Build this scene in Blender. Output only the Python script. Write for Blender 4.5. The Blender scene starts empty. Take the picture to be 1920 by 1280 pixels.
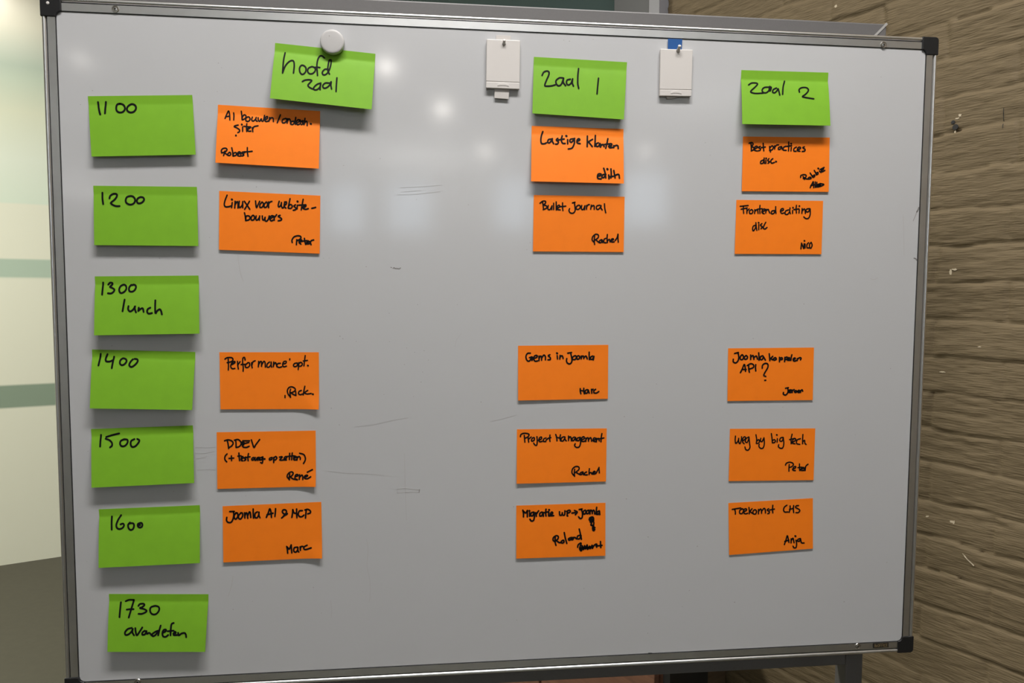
import bpy, math, random
import numpy as np
from mathutils import Vector, Matrix

# ------------------------------------------------------------------ camera, world, lights
SC = bpy.context.scene
COL = SC.collection
random.seed(7)
F = 1350.0                                   # focal length in pixels of a 1920 x 1280 frame
ZB = 1.418                                   # height of the board's centre above the floor
CAM = np.array([-0.1141369, -0.9802525, 0.0823246 + ZB])
RC = np.array([[0.99418152, -0.10760623, 0.00490030],      # camera right
               [-0.00209895, -0.06483563, -0.99789375],    # camera down
               [0.10769730, 0.99207724, -0.06468424]])     # camera forward
cd = bpy.data.cameras.new('camera')
cd.sensor_width = 36.0
cd.lens = F * 36.0 / 1920.0
cd.clip_start = 0.02
cam = bpy.data.objects.new('camera', cd)
COL.objects.link(cam)
cam.matrix_world = Matrix(((RC[0][0], -RC[1][0], -RC[2][0], CAM[0]),
                           (RC[0][1], -RC[1][1], -RC[2][1], CAM[1]),
                           (RC[0][2], -RC[1][2], -RC[2][2], CAM[2]),
                           (0, 0, 0, 1)))
SC.camera = cam

w = bpy.data.worlds.new('daylight')
w.use_nodes = True
w.node_tree.nodes['Background'].inputs[0].default_value = (0.72, 0.86, 1.0, 1)
w.node_tree.nodes['Background'].inputs[1].default_value = 4.5
SC.world = w

SC.view_settings.view_transform = 'Standard'
SC.view_settings.look = 'None'
SC.view_settings.gamma = 1.0
SC.view_settings.use_curve_mapping = False
SC.view_settings.exposure = 0.0
SC.cycles.use_denoising = True
SC.cycles.max_bounces = 8
SC.cycles.sample_clamp_indirect = 6.0

ZC = 3.2                                     # ceiling height
def area(name, loc, size, power, color, target=None, sy=None, spread=None):
    l = bpy.data.lights.new(name, 'AREA')
    l.shape = 'RECTANGLE' if sy else 'DISK'
    l.size = size
    if sy: l.size_y = sy
    l.energy = power
    l.color = color
    if spread: l.spread = math.radians(spread)
    o = bpy.data.objects.new(name, l)
    COL.objects.link(o)
    o.location = loc
    if target is not None:
        o.rotation_euler = (Vector(target) - Vector(loc)).to_track_quat('-Z', 'Y').to_euler()
    return o
# long ceiling luminaire above and in front of the board, and downlights deeper in the room
area('ceiling_panel_light', (0.05, -0.80, ZC - 0.03), 1.3, 51, (1.0, 0.965, 0.935), sy=0.24)
for (x, y, p) in ((-2.65, -4.65, 1.2), (-0.46, -4.54, 3.4), (-0.03, -5.72, 4.6), (0.49, -7.57, 4.6), (2.34, -7.32, 3.0)):
    area('downlight', (x, y, ZC - 0.02), 0.10, p, (1.0, 0.95, 0.88))
for (x, y, p) in ((0.1, -3.1, 15), (-3.6, -6.6, 12), (2.2, -5.2, 12), (-0.3, -8.2, 46)):
    area('ceiling_fill', (x, y, ZC - 0.75), 0.5, p, (0.97, 0.99, 1.0), target=(x, y, ZC))  # unseen fill without a fitting, added to brighten ceiling and far room
area('partition_fill', (-2.5, 1.0, ZC - 0.03), 0.5, 112, (1.0, 0.96, 0.86))  # added fill that brightens the partition from the front
area('partition_top_fill', (-2.35, 2.9, ZC - 0.03), 0.15, 3.2, (1.0, 0.93, 0.83))  # added for the warm bright patch at the partition's top

# ------------------------------------------------------------------ helpers
def ray(x, y):
    return RC[0] * (x - 960) / F + RC[1] * (y - 640) / F + RC[2]
def at(x, y, Y=0.0):
    """the point seen at pixel (x, y) on the vertical plane Y = const (board plane: 0)"""
    d = ray(x, y)
    return CAM + d * ((Y - CAM[1]) / d[1])

def mat(name, base, rough=0.5, metal=0.0, spec=0.5, coat=0.0, coat_rough=0.1):
    m = bpy.data.materials.new(name)
    m.use_nodes = True
    b = m.node_tree.nodes['Principled BSDF']
    b.inputs['Base Color'].default_value = (*base, 1)
    b.inputs['Roughness'].default_value = rough
    b.inputs['Metallic'].default_value = metal
    b.inputs['Specular IOR Level'].default_value = spec
    b.inputs['Coat Weight'].default_value = coat
    b.inputs['Coat Roughness'].default_value = coat_rough
    return m
def grain(m, scale=(1, 1, 1), noise=40.0, amount=0.15, bump=0.0, detail=4.0, dist=0.002):
    """multiply the base colour by a little noise and add a fine bump"""
    nt = m.node_tree
    b = nt.nodes['Principled BSDF']
    base = tuple(b.inputs['Base Color'].default_value)
    tc = nt.nodes.new('ShaderNodeTexCoord')
    mp = nt.nodes.new('ShaderNodeMapping')
    mp.inputs['Scale'].default_value = scale
    n = nt.nodes.new('ShaderNodeTexNoise')
    n.inputs['Scale'].default_value = noise
    n.inputs['Detail'].default_value = detail
    nt.links.new(tc.outputs['Object'], mp.inputs['Vector'])
    nt.links.new(mp.outputs['Vector'], n.inputs['Vector'])
    r = nt.nodes.new('ShaderNodeMapRange')
    r.inputs['From Min'].default_value = 0.25
    r.inputs['From Max'].default_value = 0.75
    r.inputs['To Min'].default_value = 1 - amount
    r.inputs['To Max'].default_value = 1 + amount
    nt.links.new(n.outputs['Fac'], r.inputs['Value'])
    mx = nt.nodes.new('ShaderNodeVectorMath')
    mx.operation = 'SCALE'
    mx.inputs[0].default_value = base[:3]
    nt.links.new(r.outputs['Result'], mx.inputs['Scale'])
    nt.links.new(mx.outputs['Vector'], b.inputs['Base Color'])
    if bump:
        bp = nt.nodes.new('ShaderNodeBump')
        bp.inputs['Strength'].default_value = bump
        bp.inputs['Distance'].default_value = dist
        nt.links.new(n.outputs['Fac'], bp.inputs['Height'])
        nt.links.new(bp.outputs['Normal'], b.inputs['Normal'])
    return m

M = {}
M['board'] = grain(mat('white_enamel', (0.54, 0.545, 0.558), 0.10, spec=0.5), noise=3.0, amount=0.015)
M['alu'] = grain(mat('brushed_aluminium', (0.86, 0.855, 0.85), 0.32, metal=1.0), scale=(1, 1, 1), noise=25, amount=0.05)
M['cap'] = mat('black_plastic', (0.012, 0.012, 0.013), 0.38)
M['steel'] = mat('zinc_steel', (0.62, 0.60, 0.57), 0.25, metal=1.0)
M['dark'] = mat('dark_recess', (0.01, 0.01, 0.01), 0.6)
M['stand'] = grain(mat('grey_powder_coat', (0.120, 0.116, 0.116), 0.42), noise=600, amount=0.05, bump=0.05, dist=0.0005)
M['weld'] = mat('ground_weld', (0.34, 0.33, 0.32), 0.4)
M['green'] = grain(mat('green_paper', (0.190, 0.440, 0.017), 0.6, spec=0.35), noise=60, amount=0.04)
M['orange'] = grain(mat('orange_paper', (1.0, 0.225, 0.006), 0.6, spec=0.35), noise=60, amount=0.03)
M['ink'] = mat('black_marker_ink', (0.004, 0.004, 0.005), 0.6, spec=0.12)
M['faint'] = mat('faint_marker_residue', (0.33, 0.315, 0.315), 0.4)
M['fainter'] = mat('wiped_marker_residue', (0.46, 0.45, 0.45), 0.3)
M['speck'] = mat('dirt_speck', (0.20, 0.19, 0.18), 0.5)
M['plastic'] = mat('white_plastic', (0.66, 0.63, 0.605), 0.40)
M['magnet'] = mat('grey_white_plastic', (0.52, 0.51, 0.505), 0.42)
M['tape'] = mat('white_tape', (0.58, 0.55, 0.525), 0.55)
M['blue'] = mat('blue_tape', (0.003, 0.078, 0.29), 0.5)
M['plate'] = mat('black_plate', (0.015, 0.013, 0.010), 0.5)
M['gold'] = mat('ochre_print', (0.30, 0.22, 0.11), 0.5)
M['floor'] = grain(mat('olive_linoleum', (0.066, 0.061, 0.041), 0.5), noise=30, amount=0.08)
M['ceil'] = mat('white_ceiling', (0.80, 0.79, 0.76), 0.8)
M['plaster'] = mat('pale_plaster', (0.55, 0.54, 0.52), 0.8)
M['frost'] = mat('frosted_film', (0.83, 0.83, 0.66), 0.35)
M['darkglass'] = mat('dark_tinted_glass', (0.055, 0.085, 0.085), 0.12)
M['post'] = mat('grey_door_frame', (0.050, 0.051, 0.056), 0.45)
M['postlight'] = mat('pale_door_edge', (0.22, 0.22, 0.24), 0.4)
M['wood'] = grain(mat('red_brown_wood', (0.22, 0.105, 0.065), 0.45), scale=(1, 1, 12), noise=9, amount=0.25)
M['woodside'] = grain(mat('brown_wood', (0.11, 0.075, 0.045), 0.5), scale=(1, 1, 12), noise=9, amount=0.2)
M['black'] = mat('black_panel', (0.02, 0.02, 0.02), 0.5)
M['caster'] = mat('black_rubber', (0.02, 0.02, 0.02), 0.6)
b = mat('painted_brick', (0.160, 0.120, 0.067), 0.72, spec=0.35)
M['brick'] = grain(b, scale=(9, 9, 75), noise=5.0, amount=0.13, bump=0.5, detail=7.0, dist=0.004)
M['chip'] = mat('paint_chip', (0.55, 0.47, 0.34), 0.8)

def mesh(name, V, Fc, m, parent=None, origin=None, smooth=False):
    """one linked mesh object from world-space vertices"""
    o0 = np.array(origin if origin is not None else ([0, 0, 0] if parent is None else PLOC[parent.name]), float)
    V = np.asarray(V, float).reshape(-1, 3) - o0
    me = bpy.data.meshes.new(name)
    me.from_pydata(V.tolist(), [], [tuple(int(i) for i in f) for f in Fc])
    me.validate()
    me.update()
    for x in (m if isinstance(m, (list, tuple)) else [m]):
        me.materials.append(x)
    if smooth:
        me.shade_smooth()
    o = bpy.data.objects.new(name, me)
    COL.objects.link(o)
    if parent is not None:
        o.parent = parent
        PLOC[o.name] = o0
    else:
        o.location = o0
        PLOC[o.name] = o0
    return o
PLOC = {}
def thing(name, label, cat, loc, group=None):
    o = bpy.data.objects.new(name, None)
    o.empty_display_size = 0.03
    COL.objects.link(o)
    o.location = Vector([float(v) for v in loc])
    o['label'] = label
    o['category'] = cat
    if group: o['group'] = group
    PLOC[o.name] = np.array(loc, float)
    return o
def struct(o, label=None):
    o['kind'] = 'structure'
    if label: o['label'] = label
    return o
class MB:
    """collects polygons"""
    def __init__(s): s.V = []; s.F = []
    def add(s, V, Fc):
        n = len(s.V)
        s.V += [list(map(float, v)) for v in V]
        s.F += [tuple(i + n for i in f) for f in Fc]
    def box(s, lo, hi):
        (a, b_, c), (d, e, f) = lo, hi
        s.add([(a, b_, c), (d, b_, c), (d, e, c), (a, e, c), (a, b_, f), (d, b_, f), (d, e, f), (a, e, f)],
              [(0, 3, 2, 1), (4, 5, 6, 7), (0, 1, 5, 4), (1, 2, 6, 5), (2, 3, 7, 6), (3, 0, 4, 7)])
    def obox(s, p, ux, uy, uz):
        """box from corner p with edge vectors"""
        p, ux, uy, uz = map(lambda v: np.array(v, float), (p, ux, uy, uz))
        V = [p, p + ux, p + ux + uy, p + uy, p + uz, p + ux + uz, p + ux + uy + uz, p + uy + uz]
        s.add(V, [(0, 3, 2, 1), (4, 5, 6, 7), (0, 1, 5, 4), (1, 2, 6, 5), (2, 3, 7, 6), (3, 0, 4, 7)])
    def prism(s, poly, y0, y1):
        """polygon in X,Z extruded along Y (front at y0)"""
        n = len(poly)
        s.add([(x, y0, z) for x, z in poly] + [(x, y1, z) for x, z in poly],
              [tuple(range(n))[::-1], tuple(range(n, 2 * n))] + [(i, (i + 1) % n, n + (i + 1) % n, n + i) for i in range(n)])
    def lathe(s, prof, c, axis=(0, -1, 0), n=40):
        """profile [(radius, height along axis)] around c"""
        ax = np.array(axis, float); ax /= np.linalg.norm(ax)
        t = np.array([1, 0, 0.]) if abs(ax[0]) < .9 else np.array([0, 0, 1.])
        u = np.cross(ax, t); u /= np.linalg.norm(u); v = np.cross(ax, u)
        V = []; Fc = []
        for (r, h) in prof:
            for k in range(n):
                a = 2 * math.pi * k / n
                V.append(np.array(c) + ax * h + (u * math.cos(a) + v * math.sin(a)) * max(r, 1e-5))
        for i in range(len(prof) - 1):
            for k in range(n):
                Fc.append((i * n + k, i * n + (k + 1) % n, (i + 1) * n + (k + 1) % n, (i + 1) * n + k))
        Fc.append(tuple(range(n))[::-1]); Fc.append(tuple(range((len(prof) - 1) * n, len(prof) * n)))
        s.add(V, Fc)
    def obj(s, name, m, parent=None, origin=None, smooth=False, bevel=0):
        o = mesh(name, s.V, s.F, m, parent, origin, smooth)
        if bevel:
            md = o.modifiers.new('bevel', 'BEVEL'); md.width = bevel; md.segments = 2; md.limit_method = 'ANGLE'
        return o

# ------------------------------------------------------------------ the room
A = np.array([0.459, -0.888]); A /= np.linalg.norm(A)           # along the brick wall, towards the viewer
N = np.array([A[1], -A[0]]);                                    # out of the brick wall, into the room
if N @ (CAM[:2] - np.array([0.453, 0.778])) < 0: N = -N
E0 = np.array([0.453, 0.778])                                   # where the brick starts beside the door frame
B = np.array([-0.9175, -0.398]); B /= np.linalg.norm(B)         # along the frosted partition, to the left
P0 = np.array([-2.491, 3.173])
s_, t_ = np.linalg.solve(np.array([A, -B]).T, P0 - E0)
CORNER = E0 + A * s_
LB, LA = 7.0, 12.5
C1 = CORNER + B * LB
C2 = CORNER + A * LA
C3 = C1 + A * LA
def P3(p, z): return np.array([p[0], p[1], z])
RC0 = (C1 + C2 + C3 + CORNER) / 4
def grow(p): return RC0 + (p - RC0) * 1.06                       # floor and ceiling run under and over the walls
fl = MB(); fl.add([P3(grow(C1), 0), P3(grow(C3), 0), P3(grow(C2), 0), P3(grow(CORNER), 0)], [(0, 1, 2, 3)])
struct(fl.obj('floor', M['floor']))
ce = MB(); ce.add([P3(grow(C1), ZC), P3(grow(CORNER), ZC), P3(grow(C2), ZC), P3(grow(C3), ZC)], [(0, 1, 2, 3)])
struct(ce.obj('ceiling', M['ceil']))

# painted brick wall: real relief of courses, joints and hand-formed faces
rng = np.random.RandomState(3)
def vnoise(x, y, seed):
    r = np.random.RandomState(seed).rand(257, 257)
    xi = np.floor(x).astype(int); yi = np.floor(y).astype(int)
    fx = x - xi; fy = y - yi
    fx = fx * fx * (3 - 2 * fx); fy = fy * fy * (3 - 2 * fy)
    g = lambda i, j: r[np.mod(i, 257), np.mod(j, 257)]
    return (g(xi, yi) * (1 - fx) + g(xi + 1, yi) * fx) * (1 - fy) + (g(xi, yi + 1) * (1 - fx) + g(xi + 1, yi + 1) * fx) * fy
def relief(t, z):
    zz = z + 0.008 * (vnoise(t * 5, z * 14, 1) - .5) + 0.006 * (vnoise(t * 20, z * 22, 2) - .5)
    H = 0.0635
    c = np.floor(zz / H); v = zz / H - c                      # v: 0 bottom of a course .. 1 top
    tt = t + 0.11 * np.mod(c, 2) + 0.012 * (vnoise(c * 3.7, t * 0 + 5.5, 4) - .5) + .006 * (vnoise(t * 5, z * 30, 8) - .5)
    k = np.floor(tt / 0.22); u = tt / 0.22 - k
    brick = vnoise(c * 1.37 + 11, k * 1.91 + 7, 5)
    bed = np.minimum(v, 1 - v) * H
    head = np.minimum(u, 1 - u) * 0.22
    depth = 0.22 + 0.85 * vnoise(t * 4.5, c * 2.3, 6)          # paint fills some joints
    j = np.exp(-(bed / 0.0027) ** 2) * depth
    jh = np.exp(-(head / 0.004) ** 2) * (0.15 + 0.55 * vnoise(k * 2.9, c * 1.3, 7))
    d = -0.0062 * np.maximum(j, jh)
    d += (brick - .5) * 0.003 + (.35 + brick) * 0.0035 * (v - .5)* np.where(vnoise(c*1.9,k*2.3,14)>.35,1,-.6)  # each brick leans and stands out a little
    d += 0.0026 * (vnoise(t * 6, z * 24, 9) - .5)
    d += 0.0030 * (vnoise(t * 22, z * 120, 10) - .5) * np.maximum(0, 2.2 * vnoise(t * 6, z * 16, 13) - .65)
    d += 0.0018 * (vnoise(t * 55, z * 280, 11) - .5)
    return d
def brick_grid(t0, t1, z0, z1, step):
    nt_ = int(round((t1 - t0) / step)) + 1; nz = int(round((z1 - z0) / step)) + 1
    T, Z = np.meshgrid(np.linspace(t0, t1, nt_), np.linspace(z0, z1, nz))
    D = relief(T, Z)
    X = E0[0] + A[0] * T + N[0] * D; Y = E0[1] + A[1] * T + N[1] * D
    V = np.stack([X, Y, Z], -1).reshape(-1, 3)
    i = (np.arange(nz - 1)[:, None] * nt_ + np.arange(nt_ - 1)[None, :]).ravel()
    Fq = np.stack([i, i + 1, i + 1 + nt_, i + nt_], 1)
    return V, Fq
V1, F1 = brick_grid(0.0, 1.3, 0.45, 2.45, 0.0035)
parts = [(V1, F1), brick_grid(0.0, 1.3, 0.0, 0.45, 0.05), brick_grid(0.0, 1.3, 2.45, ZC, 0.05)]
tend = float((C2 - E0) @ A)
parts.append(brick_grid(1.3, tend, 0.0, ZC, 0.10))
VV = []; FF = []; n0 = 0
for v, f in parts:
    VV.append(v); FF.append(f + n0); n0 += len(v)
VV = np.concatenate(VV); FF = np.concatenate(FF)
me = bpy.data.meshes.new('wall_right')
me.vertices.add(len(VV)); me.vertices.foreach_set('co', VV.ravel())
me.loops.add(len(FF) * 4); me.loops.foreach_set('vertex_index', FF.ravel().astype(np.int32))
me.polygons.add(len(FF)); me.polygons.foreach_set('loop_start', np.arange(0, len(FF) * 4, 4, dtype=np.int32))
me.update(calc_edges=True); me.shade_smooth(); me.materials.append(M['brick'])
wall_right = bpy.data.objects.new('wall_right', me); COL.objects.link(wall_right)
struct(wall_right, 'wall of rough brick painted taupe, to the right of the whiteboard')
PLOC['wall_right'] = np.zeros(3)
def on_brick(x, y, out=0.0):
    d = ray(x, y)
    k = ((E0 - CAM[:2]) @ N + out) / (d[:2] @ N)
    return CAM + d * k
# a drilled hole and chips in the paint
N3 = np.array([N[0], N[1], 0]); A3 = np.array([A[0], A[1], 0])
hb = MB()
for (px, py, r) in ((1791, 238, .0048), (1787, 229, .0032)):
    p = on_brick(px, py, 0.0)
    tz = (p[:2] - E0) @ A
    p = p + N3 * (float(relief(np.array([tz]), np.array([p[2]]))[0]))
    hb.lathe([(r, -0.004), (r, 0.0008), (r * .5, 0.0009)], p, N3, 14)
hb.obj('drilled_hole', M['dark'], wall_right)
cb = MB()
for (px, py, a_, b_) in ((1795, 222, 5, 1.5), (1800, 216, 2.5, 3), (1790, 247, 1.5, 3), (1783, 509, 2, 8), (1790, 505, 5, 2),
                         (1768, 697, 5, 1.4), (1783, 978, 3, 2.5), (1788, 979, 2, 3), (1738, 968, 3, 2), (1568, 12, 3, 2.5), (1838, 650, 4, 1.2)):
    p = on_brick(px, py); tz = (p[:2] - E0) @ A
    p = p + N3 * (float(relief(np.array([tz]), np.array([p[2]]))[0]) + .0006)
    k_ = 12
    pts = [p + (A3 * math.cos(q) * a_ + np.array([0, 0, 1]) * math.sin(q) * b_) * 0.0009 * random.uniform(.6, 1.3) for q in np.linspace(0, 2 * math.pi, k_, endpoint=False)]
    cb.add(pts + [q - N3 * .003 for q in pts], [tuple(range(k_)), tuple(range(k_, 2 * k_))[::-1]] + [(i, (i + 1) % k_, k_ + (i + 1) % k_, k_ + i) for i in range(k_)])
def wall_line(name, pts, wpx, m):
    mb = MB()
    def sf_(x, y):
        p = on_brick(x, y); tz = (p[:2] - E0) @ A
        return p + N3 * (float(relief(np.array([tz]), np.array([p[2]]))[0]) + .0012)
    LATER.append((name, pts, wpx, m, sf_))
LATER = []
wall_line('crack', [(1882, 203), (1881, 222), (1881, 240)], 1.3, M['dark'])
wall_line('scratch', [(1807, 1037), (1815, 1047), (1827, 1059)], 2.0, M['chip'])
cb.obj('paint_chips', M['chip'], wall_right)['kind'] = 'stuff'

# door frame and dark glazed door where the brick ends
A3n = -A3
def along(t, out, z):                                           # t: along the wall away from the viewer, past the brick
    p = E0 - A * t + N * out
    return np.array([p[0], p[1], z])
dm = MB(); dm.obox(along(0.0, -0.06, 0), -A3 * 0.035, N3 * 0.085, (0, 0, ZC))
trim = struct(dm.obj('trim_1', M['postlight'], origin=along(0, 0, 0)), 'pale edge of the door frame beside the brick')
dm = MB(); dm.obox(along(0.035, -0.06, 0), -A3 * 0.14, N3 * 0.075, (0, 0, ZC))
struct(dm.obj('trim_2', M['post'], origin=along(.1, 0, 0)), 'grey metal door post')
dm = MB(); dm.obox(along(0.175, -0.06, 0), -A3 * 0.03, N3 * 0.03, (0, 0, ZC))
struct(dm.obj('trim_3', M['black'], origin=along(.19, 0, 0)), 'black gap between door post and dark glass')
dm = MB(); dm.obox(along(0.205, -0.05, 0), -A3 * (abs(s_) - 0.205 + .02), N3 * 0.03, (0, 0, ZC))
struct(dm.obj('door_1', M['darkglass'], origin=along(.3, 0, 0)), 'dark tinted glass door behind the top of the whiteboard')

# frosted glass partition on the left with clear strips between the film panels
def zpart(y, x=50):
    d = ray(x, y)
    nb = np.array([-B[1], B[0]])
    k = ((P0 - CAM[:2]) @ nb) / (d[:2] @ nb)
    return float((CAM + d * k)[2])
B3 = np.array([B[0], B[1], 0]); NB3 = np.array([-B[1], B[0], 0])
if NB3[:2] @ (CAM[:2] - P0) < 0: NB3 = -NB3
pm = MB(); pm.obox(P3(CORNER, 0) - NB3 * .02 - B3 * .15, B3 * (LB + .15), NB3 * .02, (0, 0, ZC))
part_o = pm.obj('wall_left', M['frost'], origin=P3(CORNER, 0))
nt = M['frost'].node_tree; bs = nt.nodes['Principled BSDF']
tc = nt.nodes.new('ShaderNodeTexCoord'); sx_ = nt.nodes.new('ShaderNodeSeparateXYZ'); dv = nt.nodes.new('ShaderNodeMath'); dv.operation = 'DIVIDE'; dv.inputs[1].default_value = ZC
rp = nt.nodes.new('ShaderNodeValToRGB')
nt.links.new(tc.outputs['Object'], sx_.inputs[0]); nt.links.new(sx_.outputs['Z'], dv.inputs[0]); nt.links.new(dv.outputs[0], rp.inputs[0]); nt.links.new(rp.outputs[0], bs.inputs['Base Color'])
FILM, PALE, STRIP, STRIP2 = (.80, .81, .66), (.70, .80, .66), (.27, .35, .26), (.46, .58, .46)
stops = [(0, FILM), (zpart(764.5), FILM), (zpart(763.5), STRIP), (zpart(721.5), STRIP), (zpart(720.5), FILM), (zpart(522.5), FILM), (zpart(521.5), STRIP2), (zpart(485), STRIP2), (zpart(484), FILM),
         (zpart(383), FILM), (zpart(382), PALE), (zpart(300), (.76, .83, .70)), (zpart(210), (.74, .78, .60)), (zpart(150), (.58, .68, .55)), (zpart(125), (.50, .60, .50)), (zpart(95), (.60, .66, .56)), (zpart(50), (.74, .74, .62)), (ZC, (.80, .77, .66))]  # upper soft stops paint blurred reflections into the glass colour
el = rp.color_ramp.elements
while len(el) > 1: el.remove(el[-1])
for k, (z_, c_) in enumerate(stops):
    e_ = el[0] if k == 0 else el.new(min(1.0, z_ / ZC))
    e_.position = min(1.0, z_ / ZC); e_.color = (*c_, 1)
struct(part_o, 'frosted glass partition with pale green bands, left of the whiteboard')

# the two walls behind the viewer, the far one with high windows
wl = MB(); wl.obox(P3(C1, 0), A3 * LA, -np.array([N[0], N[1], 0]) * -.1, (0, 0, ZC))
struct(wl.obj('wall_side', M['plaster'], origin=P3(C1, 0)))
Uw = (C3 - C2); Lw = np.linalg.norm(Uw); Uw = Uw / Lw; U3 = np.array([Uw[0], Uw[1], 0])
z0w, z1w = 2.4, 3.1
wins = [(1.95, 2.55), (3.75, 4.3), (5.25, 5.95), (6.3, 6.9)]
fw = MB()
fw.obox(P3(C2, 0), U3 * Lw, A3 * .12, (0, 0, z0w))
fw.obox(P3(C2, z1w), U3 * Lw, A3 * .12, (0, 0, ZC - z1w))
e = 0.0
for (a_, b_) in wins + [(Lw, Lw)]:
    fw.obox(P3(C2, z0w) + U3 * e, U3 * (a_ - e), A3 * .12, (0, 0, z1w - z0w)); e = b_
struct(fw.obj('wall_front', M['plaster'], origin=P3(C2, 0)))

# low wooden cabinet behind the stand, against the brick
ph = ray(1360, 1270); kk = ((E0 - CAM[:2]) @ N + 0.012) / (ph[:2] @ N); ce0 = CAM[:2] + ph[:2] * kk
dl = ray(1256, 1270); mm = np.linalg.solve(np.array([dl[:2], -N]).T, ce0 - CAM[:2])
cdep = float(mm[1]); clen = 0.9
cab = thing('cabinet', 'low dark wooden cabinet seen under the whiteboard, against the brick wall', 'cabinet', P3(ce0 + N * cdep / 2 - A * clen / 2, 0))
HC = 0.78
m_ = MB(); m_.obox(P3(ce0 + N * 0.0, 0.06) - A3 * 0.02, N3 * cdep, -A3 * (clen - .02), (0, 0, HC - .08)); m_.obj('body', M['wood'], cab)
m_ = MB(); m_.obox(P3(ce0, 0.0), N3 * (cdep * .33), -A3 * .02, (0, 0, HC - .02)); m_.obj('side_stile', M['woodside'], cab)
m_ = MB(); m_.obox(P3(ce0 + N * cdep * .33, 0.0), N3 * (cdep * .67), -A3 * .02, (0, 0, HC - .02)); m_.obj('side_panel', M['black'], cab)
m_ = MB(); m_.obox(P3(ce0, HC - .02) + A3 * .01, N3 * (cdep + .01), -A3 * (clen + .02), (0, 0, .025)); m_.obj('top', M['woodside'], cab, bevel=.003)
for k in range(2):
    m_ = MB(); m_.obox(P3(ce0 + N * cdep, 0.08) - A3 * (.03 + .43 * k), N3 * .016, -A3 * .42, (0, 0, HC - .13))
    d_ = m_.obj('door', M['wood'], cab, bevel=.002)
    h_ = MB(); q = P3(ce0 + N * (cdep + .016), .55) - A3 * (.03 + .43 * k + (.38 if k == 0 else .04))
    h_.lathe([(.008, 0), (.006, .015), (.012, .02), (.012, .026)], q, N3, 16); h_.obj('knob', M['steel'], d_)
m_ = MB(); m_.obox(P3(ce0, 0.0) - A3 * .05, N3 * (cdep - .03), -A3 * (clen - .1), (0, 0, .06)); m_.obj('plinth', M['black'], cab)

# ------------------------------------------------------------------ the whiteboard on its stand
WI, HI, WO, HO = 1.165, 0.865, 1.2, 0.9
board = thing('whiteboard', 'white whiteboard in an aluminium frame on a grey stand, covered with sticky notes', 'whiteboard', (0, 0.06, 0))
sf = MB(); sf.box((-WI / 2 - .006, 0, ZB - HI / 2 - .006), (WI / 2 + .006, .012, ZB + HI / 2 + .006))
surface = sf.obj('writing_surface', M['board'], board)
bk = MB(); bk.box((-WI / 2 - .006, .012, ZB - HI / 2 - .006), (WI / 2 + .006, .016, ZB + HI / 2 + .006)); bk.obj('back_panel', M['stand'], board)
# frame profile: (outwards from the inner edge, Y)
prof = [(.0010, .004), (.0010, -.0012), (.0104, -.0012), (.0105, .0025), (.0119, .0025), (.0119, .0012)]
for k in range(13):
    a_ = math.pi * k / 12
    prof.append((.0147 - .0028 * math.cos(a_), 0.0012 - .0032 * math.sin(a_)))
prof += [(.0175, .018), (.004, .018)]
def rail(side):
    m_ = MB(); V = []
    cut = .0065
    for s in (-1, 1):
        for (o, y) in prof:
            if side in ('top', 'bottom'):
                sg = 1 if side == 'top' else -1
                V.append((s * (WI / 2 - cut), y, ZB + sg * (HI / 2 + o)))
            else:
                sg = 1 if side == 'right' else -1
                V.append((sg * (WI / 2 + o), y, ZB + s * (HI / 2 - cut)))
    n = len(prof)
    Fc = [(i, (i + 1) % n, n + (i + 1) % n, n + i) for i in range(n)] + [tuple(range(n))[::-1], tuple(range(n, 2 * n))]
    if side in ('bottom', 'right'): pass
    m_.add(V, Fc)
    o = m_.obj('frame_rail', M['alu'], board)
    import bmesh
    bm = bmesh.new(); bm.from_mesh(o.data); bmesh.ops.recalc_face_normals(bm, faces=bm.faces); bm.to_mesh(o.data); bm.free()
    md = o.modifiers.new('edge', 'EDGE_SPLIT'); md.split_angle = math.radians(30); o.data.shade_smooth()
    return o
for s in ('top', 'bottom', 'left', 'right'): rail(s)
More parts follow.
